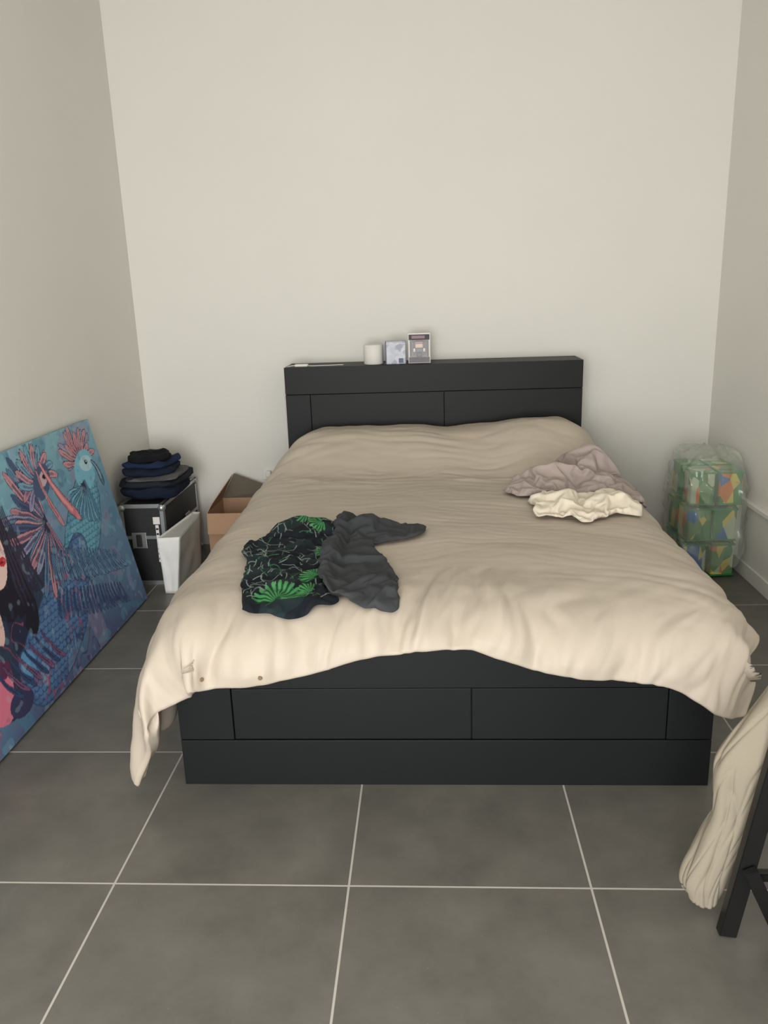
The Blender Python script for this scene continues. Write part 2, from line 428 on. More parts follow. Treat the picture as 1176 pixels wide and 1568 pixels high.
dk_out=[(-.395,.80),(-.40,.85),(-.335,.89),(-.28,.835),(-.226,.80),(-.124,.785),(-.055,.75),(-.044,.685),(-.072,.632),(-.143,.598),(-.225,.56),(-.195,.42),(-.155,.281),(-.13,.14),(-.128,.022),(-.214,.005),(-.267,.05),(-.31,.08),(-.36,.11),(-.390,.2),(-.405,.37),(-.405,.53),(-.385,.66)]
pk_out=[(.335,1.22),(.345,1.32),(.40,1.43),(.50,1.57),(.60,1.67),(.70,1.71),(.78,1.70),(.815,1.60),(.85,1.47),(.885,1.33),(.89,1.16),(.85,1.10),(.78,1.17),(.66,1.18),(.50,1.17),(.40,1.16)]
cr_out=[(.40,1.06),(.43,1.14),(.50,1.15),(.56,1.12),(.64,1.13),(.72,1.155),(.775,1.10),(.825,1.03),(.81,.93),(.76,.90),(.70,.88),(.62,.83),(.57,.805),(.52,.86),(.44,.88),(.395,.91),(.405,.98)]
def g2(x,y,cx,cy,sx,sy): return math.exp(-((x-cx)/sx)**2-((y-cy)/sy)**2)
def lump(x,y):
    return .085*g2(x,y,.73,1.54,.11,.13)+.03*g2(x,y,.50,1.34,.10,.12)+.02*g2(x,y,.75,1.27,.10,.08)+.025*g2(x,y,.52,1.03,.07,.06)+.025*g2(x,y,.72,1.02,.07,.06)+.040*g2(x,y,-.50,.74,.11,.09)+.028*g2(x,y,-.27,.76,.08,.07)
Pc=P[::3,::3].copy()
for i in range(Pc.shape[0]):
    for j in range(Pc.shape[1]): Pc[i,j,2]+=lump(Pc[i,j,0],Pc[i,j,1])
ni,nj=Pc.shape[:2]
gc=mesh_obj('tmp_collider2',Pc.reshape(-1,3),[(i*nj+j,(i+1)*nj+j,(i+1)*nj+j+1,i*nj+j+1) for i in range(ni-1) for j in range(nj-1)])
gc.modifiers.new('c','COLLISION'); gc.collision.thickness_outer=.006; gc.collision.cloth_friction=25; gc.collision.use_culling=False
GMAX=.34
specs=[('palm_print_shirt',gr_out,.0120,.08,6,.006),('charcoal_tshirt',dk_out,.0115,.14,7,.007),('dusty_pink_sweater',pk_out,.0120,.31,8,.014),('cream_tshirt',cr_out,.0110,.32,8,.014)]
allv=[];allf=[];allp=[];alls=[];rng=[];rest=[]
for nm,out,step,gw,every,zo in specs:
    pv,pf_,bnd=patch(out,step); base=len(allv)
    nzs=.7 if nm=='charcoal_tshirt' else 1.0
    for k,(x,y) in enumerate(pv):
        z=surf(x,y)+lump(x,y)+.012+(zo+nzs*(.012*nz(x*14,y*14,base)+.008*nz(x*30,y*30,base)) if not bnd[k] else 0)
        if nm=='charcoal_tshirt': z+=.028*float(1-sm(-.37,-.32,x))
        allv.append((x,y,z)); rest.append((x,y)); alls.append(1-gw/GMAX)
        allp.append(1.0 if bnd[k] and k%every==0 else 0.0)
    allf+= [tuple(base+q for q in f_) for f_ in pf_]
    rng.append((base,len(allv),pf_))
gs_=mesh_obj('tmp_garments',allv,allf)
vgroup(gs_,'pin',allp); vgroup(gs_,'shr',alls)
G1=simulate(gs_,24,[gc],quality=6,mass=.2,tension_stiffness=14,compression_stiffness=14,shear_stiffness=6,bending_stiffness=.06,
    tension_damping=6,compression_damping=6,shear_damping=6,bending_damping=.5,air_damping=1.5,vertex_group_mass='pin',vertex_group_shrink='shr',shrink_min=-GMAX,shrink_max=0.0,
    c_collision_quality=3,c_distance_min=.005,c_use_self_collision=True,c_self_distance_min=.005,c_self_friction=8)
fans=[(-.49,.045,1.57,.085,1.6),(-.50,.815,-1.3,.07,1.1),(-.40,.22,2.6,.055,1.2),(-.44,.74,-2.2,.06,1.0),(-.40,.47,3.0,.045,1.0),(-.40,.10,2.4,.05,1.0)]
strokes=[]
rs=random.Random(5)
for k in range(260):
    x0=rs.uniform(-.70,-.36); y0=rs.uniform(.05,.85); a=rs.choice((.4,1.2,2.2,2.9))+rs.uniform(-.5,.5); l=rs.uniform(.02,.06); c=rs.uniform(-1.0,1.0)
    pp=[(x0+l*t*math.cos(a+c*t),y0+l*1.3*t*math.sin(a+c*t)) for t in (0,.33,.66,1)]
    strokes.append((np.array(pp),rs.random()<.25))
SA=np.array([s_[0][:-1] for s_ in strokes]).reshape(-1,2); SB=np.array([s_[0][1:] for s_ in strokes]).reshape(-1,2); SG=np.repeat([s_[1] for s_ in strokes],3)
SD=SB-SA; SL=(SD**2).sum(1)+1e-12
G_bg=np.array(lin((20,25,32))); G_bg2=np.array(lin((30,42,45))); G_a=np.array(lin((72,138,82))); G_b=np.array(lin((24,70,44))); G_w=np.array(lin((126,138,134))); G_g=np.array(lin((56,104,70)))
def gcol(x,y):
    c=G_bg if nz(x*9,y*9,2)<.12 else G_bg2
    for fx,fy,fa,R,sp_ in fans:
        dx,dy=x-fx,(y-fy)*.8; r=math.hypot(dx,dy)
        if r<R:
            a=(math.atan2(dy,dx)-fa+math.pi)%(2*math.pi)-math.pi
            if abs(a)<sp_:
                u_=((a/.26)%1)-.5
                tip=R*(.72+.28*math.cos(u_*math.pi))
                if r<tip: return G_a if abs(u_)<.28 and r>R*.12 else G_b
    p=np.array((x,y)); t=np.clip(((p-SA)*SD).sum(1)/SL,0,1); q=((SA+SD*t[:,None]-p)**2).sum(1); k=int(q.argmin())
    if q[k]<.0014**2: c=G_g if SG[k] else G_w
    return c
m_gs=mat('palm_shirt_cotton',(20,26,32),.75,attr='Col',bump=.1,bscale=400,spec=.2)
m_dt=mat('charcoal_jersey',(64,66,69),.85,bump=.15,bscale=500,spec=.2)
m_pk=mat('dusty_pink_knit',(172,158,152),.9,bump=.15,bscale=350,spec=.2)
m_cr=mat('cream_cotton',(226,216,198),.85,bump=.15,bscale=400,spec=.2)
for (nm,out,step,gw,every,zo),(b0_,b1_,pf_),mm in zip(specs,rng,(m_gs,m_dt,m_pk,m_cr)):
    vs=G1[b0_:b1_]
    o=mesh_obj('tmp',vs,pf_)
    uv=o.data.uv_layers.new(name='rest')
    for lp in o.data.loops: uv.data[lp.index].uv=rest[b0_+lp.vertex_index]
    md=o.modifiers.new('s','SUBSURF'); md.levels=3 if nm=='palm_print_shirt' else 1; md.render_levels=md.levels; md.uv_smooth='NONE'
    dg=bpy.context.evaluated_depsgraph_get(); me=bpy.data.meshes.new_from_object(o.evaluated_get(dg))
    bpy.data.objects.remove(o,do_unlink=True)
    me.name=nm; o=bpy.data.objects.new(nm,me); COL.objects.link(o); me.materials.append(mm)
    me.polygons.foreach_set('use_smooth',[True]*len(me.polygons))
    if nm=='palm_print_shirt':
        nl=len(me.loops); li_=np.zeros(nl,int); me.loops.foreach_get('vertex_index',li_); uvs=np.zeros(nl*2); me.uv_layers[0].data.foreach_get('uv',uvs)
        rv=np.zeros((len(me.vertices),2)); rv[li_]=uvs.reshape(-1,2)
        arr=np.ones((len(rv),4)); arr[:,:3]=[gcol(*q) for q in rv]
        ca=me.color_attributes.new('Col','FLOAT_COLOR','POINT'); ca.data.foreach_set('color',arr.ravel())
    else:
        md=o.modifiers.new('t','SOLIDIFY'); md.thickness=.0035; md.offset=-1

# ------------------------------------------------------------------ things on the headboard
hb=hz
m_roll=mat('toilet_paper',(228,226,220),.95,bump=.4,bscale=150)
lathe('toilet_paper_roll',[(.021,.001),(.052,.001),(.055,.004),(.055,.106),(.052,.109),(.021,.109)],(-.329,2.36,hb),m_roll,closed=True)
sb=empty('silver_gift_box')
m_sil=bpy.data.materials.new('silver_blue_print'); m_sil.use_nodes=True
nt=m_sil.node_tree; v=nt.nodes.new('ShaderNodeTexVoronoi'); v.inputs['Scale'].default_value=38; tc=nt.nodes.new('ShaderNodeTexCoord'); nt.links.new(tc.outputs['Object'],v.inputs['Vector'])
r=nt.nodes.new('ShaderNodeValToRGB'); sp=nt.nodes.new('ShaderNodeSeparateColor'); nt.links.new(v.outputs['Color'],sp.inputs[0]); nt.links.new(sp.outputs[0],r.inputs[0])
els=r.color_ramp; els.elements[0].color=lin((128,134,152))+(1,); els.elements[1].color=lin((196,198,204))+(1,)
e=els.elements.new(.5); e.color=lin((166,172,186))+(1,); nt.links.new(r.outputs[0],nt.nodes['Principled BSDF'].inputs['Base Color']); nt.nodes['Principled BSDF'].inputs['Roughness'].default_value=.35
box('carton',-.257,-.145,2.31,2.37,hb,hb+.128,m_sil,sb,.003)
m_navy=mat('navy_print',(44,58,96),.4); m_white=mat('white_card',(232,230,224),.6)
box('side_band',-.2585,-.253,2.309,2.371,hb+.001,hb+.127,m_navy,sb,.001)
box('badge',-.185,-.160,2.3085,2.31,hb+.008,hb+.033,m_navy,sb,.0005)
box('lid_line',-.2575,-.1445,2.309,2.371,hb+.112,hb+.114,m_white,sb)
bp_=empty('toy_figure_package')
m_gry=mat('grey_print',(120,116,122),.5); m_pinkp=mat('mauve_print',(150,112,132),.5); m_blkp=mat('black_print',(30,30,34),.5)
m_clear=mat('clear_plastic',(240,240,240),.08,alpha=.18)
px0,px1=-.132,-.008
box('backing_card',px0,px1,2.345,2.349,hb,hb+.165,m_white,bp_,.001)
box('frame_top',px0+.004,px1-.004,2.3435,2.345,hb+.128,hb+.158,m_blkp,bp_)
box('title_strip',px0+.02,px1-.03,2.3425,2.3435,hb+.136,hb+.152,m_pinkp,bp_)
box('frame_bottom',px0+.004,px1-.004,2.3435,2.345,hb+.004,hb+.034,m_gry,bp_)
box('picture_panel',px0+.01,px1-.01,2.3432,2.345,hb+.036,hb+.126,m_gry,bp_)
box('blister',px0+.012,px1-.012,2.305,2.3432,hb+.034,hb+.128,m_clear,bp_,.008,3)
fx=(px0+px1)/2
for nm,(w_,d_,z0,z1,mm,xo) in {'fig_legs':(.030,.016,.038,.062,m_blkp,0),'fig_body':(.040,.02,.062,.086,m_navy,0),'fig_head':(.042,.026,.086,.118,mat('toy_face',(222,188,160),.5),0),'fig_hair':(.046,.028,.106,.123,m_pinkp,0),'fig_arm_a':(.012,.012,.064,.084,m_white,-.027),'fig_arm_b':(.012,.012,.064,.084,m_white,.027)}.items():
    box(nm,fx-w_/2+xo,fx+w_/2+xo,2.325-d_/2,2.325+d_/2,hb+z0,hb+z1,mm,bp_,.004,2)
ad=empty('white_charger'); box('plug_body',-.775,-.70,2.31,2.35,hb,hb+.014,m_white,ad,.005,3)
curve('cord',[(-.70,2.33,hb+.004),(-.66,2.31,hb+.004),(-.62,2.33,hb+.004),(-.58,2.32,hb+.004),(-.52,2.335,hb+.004),(-.50,2.33,hb+.004)],.0022,m_white,ad)
so=empty('wall_socket')
box('plate',-1.055,-.970,YB-.010,YB,.415,.495,m_white,so,.004,3)
box('plug',-1.03,-.995,YB-.045,YB-.010,.435,.475,m_white,so,.008,3)
curve('cable',[(-1.012,YB-.04,.435),(-1.01,YB-.06,.36),(-.95,YB-.08,.22),(-.88,YB-.1,.3),(-.842,2.33,.55),(-.838,2.30,.75),(-.848,2.30,.9),(-.838,2.31,1.0),(-.836,2.33,1.10),(-.82,2.34,1.123),(-.76,2.34,1.124)],.0028,m_white,so)

# ------------------------------------------------------------------ painting leaning on the left wall
PY0,PY1,PH=-.10,1.615,.965
dy=.0036
ny=int((PY1-PY0)/dy)+1; nh=int(PH/dy)+1
Yg,Hg=np.meshgrid(np.linspace(PY0,PY1,ny),np.linspace(0,PH,nh),indexing='ij')
def fn(Y,H,sc,seed):
    r=np.random.RandomState(seed); o=np.zeros_like(Y)
    for k in range(7):
        a=r.uniform(0,6.28); f_=sc*r.uniform(.6,1.7); o+=np.sin((Y*math.cos(a)+H*math.sin(a))*f_+r.uniform(0,6.28)+1.3*np.sin((Y*math.sin(a)-H*math.cos(a))*f_*.7+r.uniform(0,6)))
    return o/7
C=lambda *c:np.array(lin(c))
WY,WH=.006*fn(Yg,Hg,50,90),.006*fn(Yg,Hg,50,91)   # brush wobble
t=np.clip(Hg/PH+.15*fn(Yg,Hg,6,1),0,1)[...,None]
img=(C(80,86,122)*(1-t)+C(126,174,188)*t)
tri=sm(0,.5,1-np.abs(t-.42)*2)
img=img*(1-tri*.5)+C(96,132,164)*tri*.5
def blend(mask,c,a=1.0):
    global img
    m_=np.clip(mask,0,1)[...,None]*a; img=img*(1-m_)+np.array(c)*m_
blend(fn(Yg,Hg,14,2)>.30,C(146,128,160),.45)
blend(fn(Yg,Hg,17,3)>.33,C(80,126,152),.6)
blend(fn(Yg,Hg,22,4)>.38,C(142,152,184),.4)
blend(fn(Yg,Hg,40,40)>.36,C(108,158,178),.4)
def sd(pts):
    D=np.full(Yg.shape,9.0); Tt=np.zeros(Yg.shape); n_=len(pts)-1
    pa=np.array(pts); ys0,ys1=pa[:,0].min()-.22,pa[:,0].max()+.22
    i0=max(0,int((ys0-PY0)/dy)); i1=min(ny,int((ys1-PY0)/dy)+2)
    if i1<=i0: return D,Tt
    Ys,Hs=(Yg+WY)[i0:i1],(Hg+WH)[i0:i1]; Ds=D[i0:i1]; Ts=Tt[i0:i1]
    for k in range(n_):
        a=np.array(pts[k]);b=np.array(pts[k+1]);d=b-a
        t_=np.clip(((Ys-a[0])*d[0]+(Hs-a[1])*d[1])/(d@d+1e-12),0,1)
        q=np.hypot(Ys-a[0]-d[0]*t_,Hs-a[1]-d[1]*t_); m_=q<Ds; Ds[m_]=q[m_]; Ts[m_]=((k+t_)/n_)[m_]
    return D,Tt
DKO=C(38,46,70)
def feather(y,h,ang,ln,w,curl,c1,c2,dark=True):
    pts=[]; a=ang; p=np.array((y,h))
    for k in range(8):
        pts.append(tuple(p)); p=p+ln/7*np.array((math.cos(a),math.sin(a))); a+=curl/7
    D,T_=sd(pts); ww=w*(.35+.9*T_)*np.sqrt(np.clip(1.02-T_**6,0,1))
    if dark: blend(D<ww+.0035,DKO)
    blend(D<ww,c1); blend(D<ww*.45,c2,.8); blend((D<ww)&(T_>.8),c1,.6)
def blob(y,h,ry,rh,c,a=1.0,rot=0):
    Y=(Yg-y)*math.cos(rot)+(Hg-h)*math.sin(rot); H=-(Yg-y)*math.sin(rot)+(Hg-h)*math.cos(rot)
    m_=((Y/ry)**2+(H/rh)**2)<1+.25*fn(Yg,Hg,18,77); blend(m_,c,a); return m_
for (y,h,ry,rh) in ((.74,.56,.15,.16),(.58,.30,.16,.22),(.30,.35,.26,.28)): blob(y,h,ry,rh,C(38,44,66),.9,.3)
def body(path,wd,c1,c2):
    D,T_=sd(path); W=wd*(.55+.75*np.sin(np.clip(T_,0,1)*2.4))
    m_=D<W; blend(D<W+.005,C(50,76,104)); blend(m_,c1)
    s_=.032; r_=np.floor(Hg/s_*1.25); uu=((Yg/s_+.5*(r_%2))%1)-.5; vv=((Hg/s_*1.25)%1)
    arc=np.abs(np.hypot(uu,vv-.95)-.55)<.10
    blend(m_&arc,c2,.7); blend(m_&(fn(Yg,Hg,20,9)>.25),C(150,184,208),.35); blend(m_&(D>W*.75),c2,.3)
body([(1.43,.76),(1.38,.66),(1.30,.58),(1.18,.48),(1.05,.40)],.105,C(108,168,190),C(50,92,124))
body([(1.12,.45),(1.0,.36),(.88,.28),(.70,.20),(.50,.14)],.12,C(88,124,166),C(44,54,98))
pk1,pk2=C(204,146,150),C(148,98,118)
tl1,tl2=C(112,168,190),C(56,96,130)
lc1=C(150,150,182)
for k,a in enumerate(np.linspace(.25,3.1,19)): feather(1.40,.79,a,.17+.03*math.sin(k*2.1),.014,.5*(1 if k%2 else -.6),(pk1,lc1,pk1,tl1)[k%4],pk2)
blob(1.41,.75,.120,.085,C(120,180,202),1,.5); blob(1.44,.775,.070,.038,C(170,204,214)); blob(1.447,.780,.016,.012,C(24,30,44)); blob(1.451,.783,.004,.004,C(240,240,240))
feather(1.51,.77,-.9,.14,.020,-.8,C(60,86,112),C(150,180,190))
for k,a in enumerate(np.linspace(-2.9,-1.3,16)): feather(1.37,.70,a,.19,.015,-.4,(C(126,180,198),C(90,140,170))[k%2],C(66,112,142))
for k,a in enumerate(np.linspace(1.7,5.0,28)): feather(.93,.62,a,.29+.05*math.sin(k*1.7),.017,.35*math.sin(k),(pk1,C(72,92,130),C(188,134,144),lc1,C(96,132,164))[k%5],C(56,58,88))
for k,a in enumerate(np.linspace(.3,3.4,20)): feather(.98,.79,a,.17,.016,.7*(1 if k%2 else -1),(pk1,C(190,132,146),tl1,lc1)[k%4],C(100,88,124))
blob(1.0,.79,.10,.055,C(70,84,118),1,.6); blob(1.02,.80,.05,.026,C(196,166,176),1,.5); blob(1.03,.805,.014,.010,C(18,18,28))
feather(1.03,.86,-1.2,.36,.022,.45,C(206,118,128),C(222,164,160)); feather(.98,.84,-1.5,.28,.014,.5,C(204,146,146),C(148,80,98))
for k in range(22): feather(.90+.025*k,.52-.009*k,-2.2+.05*k,.14,.012,.6,(C(92,134,170),C(124,156,186))[k%2],C(50,74,112))
for k in range(20): feather(.84+.028*k,.35-.009*k,-2.4+.05*k,.12,.011,.6,(C(66,92,136),C(88,104,148))[k%2],C(38,46,82))
w_=np.abs(fn(Yg,Hg,34,12))<.03; blend(w_&(Hg<.42)&(Yg<1.0)&(fn(Yg,Hg,8,13)>-.2),C(158,74,98),.75)
w_=np.abs(fn(Yg,Hg,44,14))<.05; blend(w_&(Hg<.40)&(Yg>.75)&(Yg<1.35)&(fn(Yg,Hg,9,15)>.05),C(48,60,94),.7)
# woman at the near end of the canvas
FY,FH=.475,.655
blob(FY-.01,FH-.04,.165,.24,C(30,29,42)); blob(FY+.10,FH-.22,.07,.17,C(30,29,42))
blob(FY,FH,.095,.150,C(232,200,192)); blob(FY-.12,FH-.22,.05,.11,C(222,186,178)); blob(FY+.056,FH-.065,.026,.018,C(196,44,54)); blob(FY+.054,FH-.067,.022,.003,C(110,20,34))
for q_ in (.045,-.035): blob(FY+q_,FH+.05,.022,.009,C(240,236,232)); blob(FY+q_+.004,FH+.05,.008,.008,C(40,60,70)); blob(FY+q_,FH+.072,.028,.005,C(40,26,28))
blob(FY+.072,FH-.005,.010,.02,C(212,168,158))
for k in range(7): feather(FY+.12+.010*k,FH+.12,-1.75+.05*k,.38,.009,.2,C(44,38,54),C(66,56,80),False)
blob(.22,.20,.11,.12,C(216,118,142)); blob(.34,.10,.08,.05,C(60,60,92)); blob(.12,.36,.12,.10,C(76,130,158)); blob(.46,.20,.05,.05,C(96,150,196)); blob(.0,.6,.15,.25,C(76,130,152)); blob(.30,.25,.05,.03,C(90,50,80))
for k in range(8): feather(.26+.05*k,.26,-1.2,.18,.010,.5,C(140,92,128) if k%2 else C(64,84,126),C(34,40,64))
blend(fn(Yg,Hg,60,20)>.40,C(166,196,208),.20); blend(fn(Yg,Hg,75,21)>.36,C(56,72,108),.22)
img=np.clip(img*1.15,0,1)
vs=[];n_pt=ny*nh
leanx=.195
def canv(y,h,dep=0.0):
    ux,uz=-leanx/PH,math.sqrt(1-(leanx/PH)**2)
    nx,nzv=uz,-ux
    return (-1.508+ux*h-nx*dep, y, .012+uz*h-nzv*dep)
for i in range(ny):
    for j in range(nh): vs.append(canv(Yg[i,j],Hg[i,j]))
fs=[(i*nh+j,(i+1)*nh+j,(i+1)*nh+j+1,i*nh+j+1) for i in range(ny-1) for j in range(nh-1)]
pt=empty('canvas_painting')
m_pt=mat('painted_canvas',(120,120,120),.6,attr='Col',bump=.15,bscale=700,spec=.3)
o=mesh_obj('painted_face',vs,fs,m_pt,pt)
ca=o.data.color_attributes.new('Col','FLOAT_COLOR','POINT'); arr=np.ones((n_pt,4)); arr[:,:3]=img.reshape(-1,3); ca.data.foreach_set('color',arr.ravel())
m_ce=mat('canvas_edge',(128,160,170),.7); m_cb=mat('stretcher_back',(196,184,160),.8)
d=.032
c8=[canv(PY0,0),canv(PY1,0),canv(PY1,PH),canv(PY0,PH),canv(PY0,0,d),canv(PY1,0,d),canv(PY1,PH,d),canv(PY0,PH,d)]
mesh_obj('canvas_wrap',c8,[(0,4,5,1),(1,5,6,2),(2,6,7,3),(3,7,4,0)],m_ce,pt); mesh_obj('stretcher',c8[4:],[(0,1,2,3)],m_cb,pt)

# ------------------------------------------------------------------ flight case
fc=empty('flight_case')
cx0,cx1,cy0,cy1,cz=-1.695,-1.452,1.84,2.47,.457
m_case=mat('case_laminate',(34,35,38),.55,bump=.3,bscale=150); m_al=mat('aluminium',(186,188,190),.36,metal=.85)
box('shell',cx0+.004,cx1-.004,cy0+.004,cy1-.004,.004,cz-.004,m_case,fc,.003)
e_=.022; tk=.003
for a,x in enumerate((cx0,cx1-tk)):
    for k,z in enumerate((0,cz-e_)): box('edge_x%d%d'%(a,k),x,x+tk,cy0,cy1,z,z+e_,m_al,fc)
    for k,y in enumerate((cy0,cy1-e_)): box('edge_v%d%d'%(a,k),x,x+tk,y,y+e_,0,cz,m_al,fc)
for a,y in enumerate((cy0,cy1-tk)):
    for k,z in enumerate((0,cz-e_)): box('edge_y%d%d'%(a,k),cx0,cx1,y,y+tk,z,z+e_,m_al,fc)
    for k,x in enumerate((cx0,cx1-e_)): box('edge_w%d%d'%(a,k),x,x+e_,y,y+tk,0,cz,m_al,fc)
for a,z in enumerate((0,cz-tk)):
    for k,x in enumerate((cx0,cx1-e_)): box('edge_t%d%d'%(a,k),x,x+e_,cy0,cy1,z,z+tk,m_al,fc)
for i,x in enumerate((cx0+.012,cx1-.012)):
    for j,y in enumerate((cy0+.012,cy1-.012)):
        for k,z in enumerate((.022,cz-.022)):
            bm=bmesh.new(); bmesh.ops.create_uvsphere(bm,u_segments=16,v_segments=10,radius=.022)
            for v_ in bm.verts: v_.co+=Vector((x,y,z))
            me=bpy.data.meshes.new('ball_corner'); bm.to_mesh(me); bm.free(); oo=bpy.data.objects.new('ball_corner_%d%d%d'%(i,j,k),me); COL.objects.link(oo); me.materials.append(m_al); oo.parent=fc
box('lid_seam',cx0-.001,cx1+.001,cy0-.001,cy1+.001,.262,.280,m_al,fc)
box('latch_plate',-1.64,-1.56,cy0-.006,cy0,.21,.30,m_al,fc,.003); box('latch',-1.615,-1.585,cy0-.014,cy0-.006,.22,.29,m_case,fc,.004)
box('side_latch_plate',cx1,cx1+.006,2.2,2.28,.21,.30,m_al,fc,.003)
box('label_strip',-1.505,-1.488,cy0-.0015,cy0,.13,.34,m_white,fc); box('label_mark',-1.515,-1.478,cy0-.002,cy0-.0005,.345,.385,m_white,fc)
for k in range(7): box('label_gap_%d'%k,-1.503,-1.490,cy0-.003,cy0-.0012,.145+k*.028,.155+k*.028,m_case,fc)
def slab(name,cx,cy,z,w,d,h,seed,m,parent,rz=0.0):
    vs=[];fs=[];nu,nv=72,22
    for j in range(nv+1):
        ph=-math.pi/2+math.pi*j/nv
        for i in range(nu):
            th=2*math.pi*i/nu
            se=lambda c,p: math.copysign(abs(c)**p,c)
            cxp=se(math.cos(ph),.45); x=w/2*cxp*se(math.cos(th),.5); y=d/2*cxp*se(math.sin(th),.5); zz=h/2*se(math.sin(ph),.8)
            k=1+.12*nz(x*9,y*9,seed+zz*24)+.04*nz(x*25,y*25,seed+zz*60)
            zz+=(.020*nz(x*12,y*12,seed+5)+.008*rid(x*12,y*10,seed+8)**2)*(1 if ph>0 else .2)
            x,y=x*k,y*k
            vs.append((cx+x*math.cos(rz)-y*math.sin(rz),cy+x*math.sin(rz)+y*math.cos(rz),z+h/2+zz))
    for j in range(nv):
        for i in range(nu): fs.append((j*nu+i,j*nu+(i+1)%nu,(j+1)*nu+(i+1)%nu,(j+1)*nu+i))
    return mesh_obj(name,vs,fs,m,parent,True)
cl=empty('folded_clothes_pile')
mk=lambda n,c: mat(n,c,.9,bump=.3,bscale=300,spec=.15)
c_blk=mk('cloth_black',(24,25,30)); c_nav=mk('cloth_navy',(28,36,52)); c_gry=mk('cloth_grey',(92,92,92)); c_dg=mk('cloth_dark',(38,42,50)); c_blu=mk('cloth_blue',(34,46,74))
zz=cz+.002
for k,(w,dd,h,mm,dx,rz) in enumerate([(.31,.40,.085,c_nav,.005,.05),(.32,.42,.050,c_dg,.01,-.08),(.30,.40,.020,c_gry,.015,.1),(.28,.36,.050,c_nav,-.015,.15),(.26,.32,.035,c_blu,-.01,-.1),(.22,.26,.040,c_blk,-.02,.3)]):
    slab('garment_%d'%k,-1.555+dx,2.07,zz,w,dd,h,k*7+2,mm,cl,rz); zz+=h*.80

# ------------------------------------------------------------------ paper bag
bg=empty('paper_shopping_bag')
m_pb=mat('white_kraft',(238,237,233),.6,bump=.05,bscale=20)
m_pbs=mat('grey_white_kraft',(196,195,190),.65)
def quadgrid(name,c00,c10,c11,c01,n,amp,seed,m,parent,nrm):
    vs=[];fs=[]
    c00,c10,c11,c01=map(Vector,(c00,c10,c11,c01)); nrm=Vector(nrm)
    for i in range(n+1):
        for j in range(n+1):
            a,b=i/n,j/n; p=(c00*(1-a)+c10*a)*(1-b)+(c01*(1-a)+c11*a)*b
            e=16*a*(1-a)*b*(1-b); vs.append(p+nrm*amp*nz(a*3+seed,b*3,seed)*min(1,e*2))
    fs=[(i*(n+1)+j,(i+1)*(n+1)+j,(i+1)*(n+1)+j+1,i*(n+1)+j+1) for i in range(n) for j in range(n)]
    o=mesh_obj(name,vs,fs,m,parent,True); md=o.modifiers.new('t','SOLIDIFY'); md.thickness=.0012; return o
b0=[(-1.44,1.70,0.001),(-1.372,1.695,.001),(-1.358,2.12,.001),(-1.43,2.12,.001)]
t0=[(-1.443,1.67,.318),(-1.325,1.675,.322),(-1.335,2.11,.335),(-1.38,2.12,.335)]
for k in range(4):
    k2=(k+1)%4; nn=[(0,-1,0),(1,0,0),(0,1,0),(-1,0,0)][k]
    quadgrid('panel_%d'%k,b0[k],b0[k2],t0[k2],t0[k],14,.010,k*3.1,m_pb if k in(0,3) else m_pbs,bg,nn)
mesh_obj('bottom',b0,[(0,1,2,3)],m_pb,bg)
mesh_obj('tissue_fill',[(p[0],p[1],p[2]-.012) for p in t0],[(0,1,2,3)],m_pbs,bg)

# ------------------------------------------------------------------ cardboard box with open flaps
kb=empty('cardboard_box')
m_card=mat('cardboard',(184,148,118),.85,var=.05,vscale=8,bump=.1,bscale=80); m_cin=mat('cardboard_inside',(112,104,90),.9)
X0,X1,Y0,Y1,Hc=-1.305,-.93,2.14,2.50,.315
q=.004
box('side_front',X0,X1,Y0,Y0+q,0.001,Hc,m_card,kb); box('side_back',X0,X1,Y1-q,Y1,.001,Hc,m_card,kb)
box('side_left',X0,X0+q,Y0+q,Y1-q,.001,Hc,m_card,kb); box('side_right',X1-q,X1,Y0+q,Y1-q,.001,Hc,m_card,kb); box('base',X0+q,X1-q,Y0+q,Y1-q,.001,.006,m_card,kb)
def flap(name,pts,m=m_card):
    o=mesh_obj(name,pts,[(0,1,2,3)],m,kb); md=o.modifiers.new('t','SOLIDIFY'); md.thickness=.004
flap('flap_left',[(X0,Y0,Hc),(X0,Y1,Hc),(X0+.08,Y1-.01,Hc+.15),(X0+.03,Y0+.01,Hc+.05)])
flap('flap_back',[(X0,Y1,Hc),(X1,Y1,Hc),(X1-.02,Y1-.02,Hc+.05),(X0+.085,Y1-.005,Hc+.155)],m_cin)
flap('flap_front',[(X0,Y0,Hc),(X1,Y0,Hc),(X1-.01,Y0-.05,Hc-.11),(X0+.01,Y0-.05,Hc-.11)])
flap('flap_right',[(X1,Y0,Hc),(X1,Y1,Hc),(X1+.03,Y1,Hc-.10),(X1+.03,Y0,Hc-.10)])
box('tape',X0+.17,X0+.21,Y0-.001,Y0,.0,Hc-.02,mat('parcel_tape',(190,160,120),.3),kb)

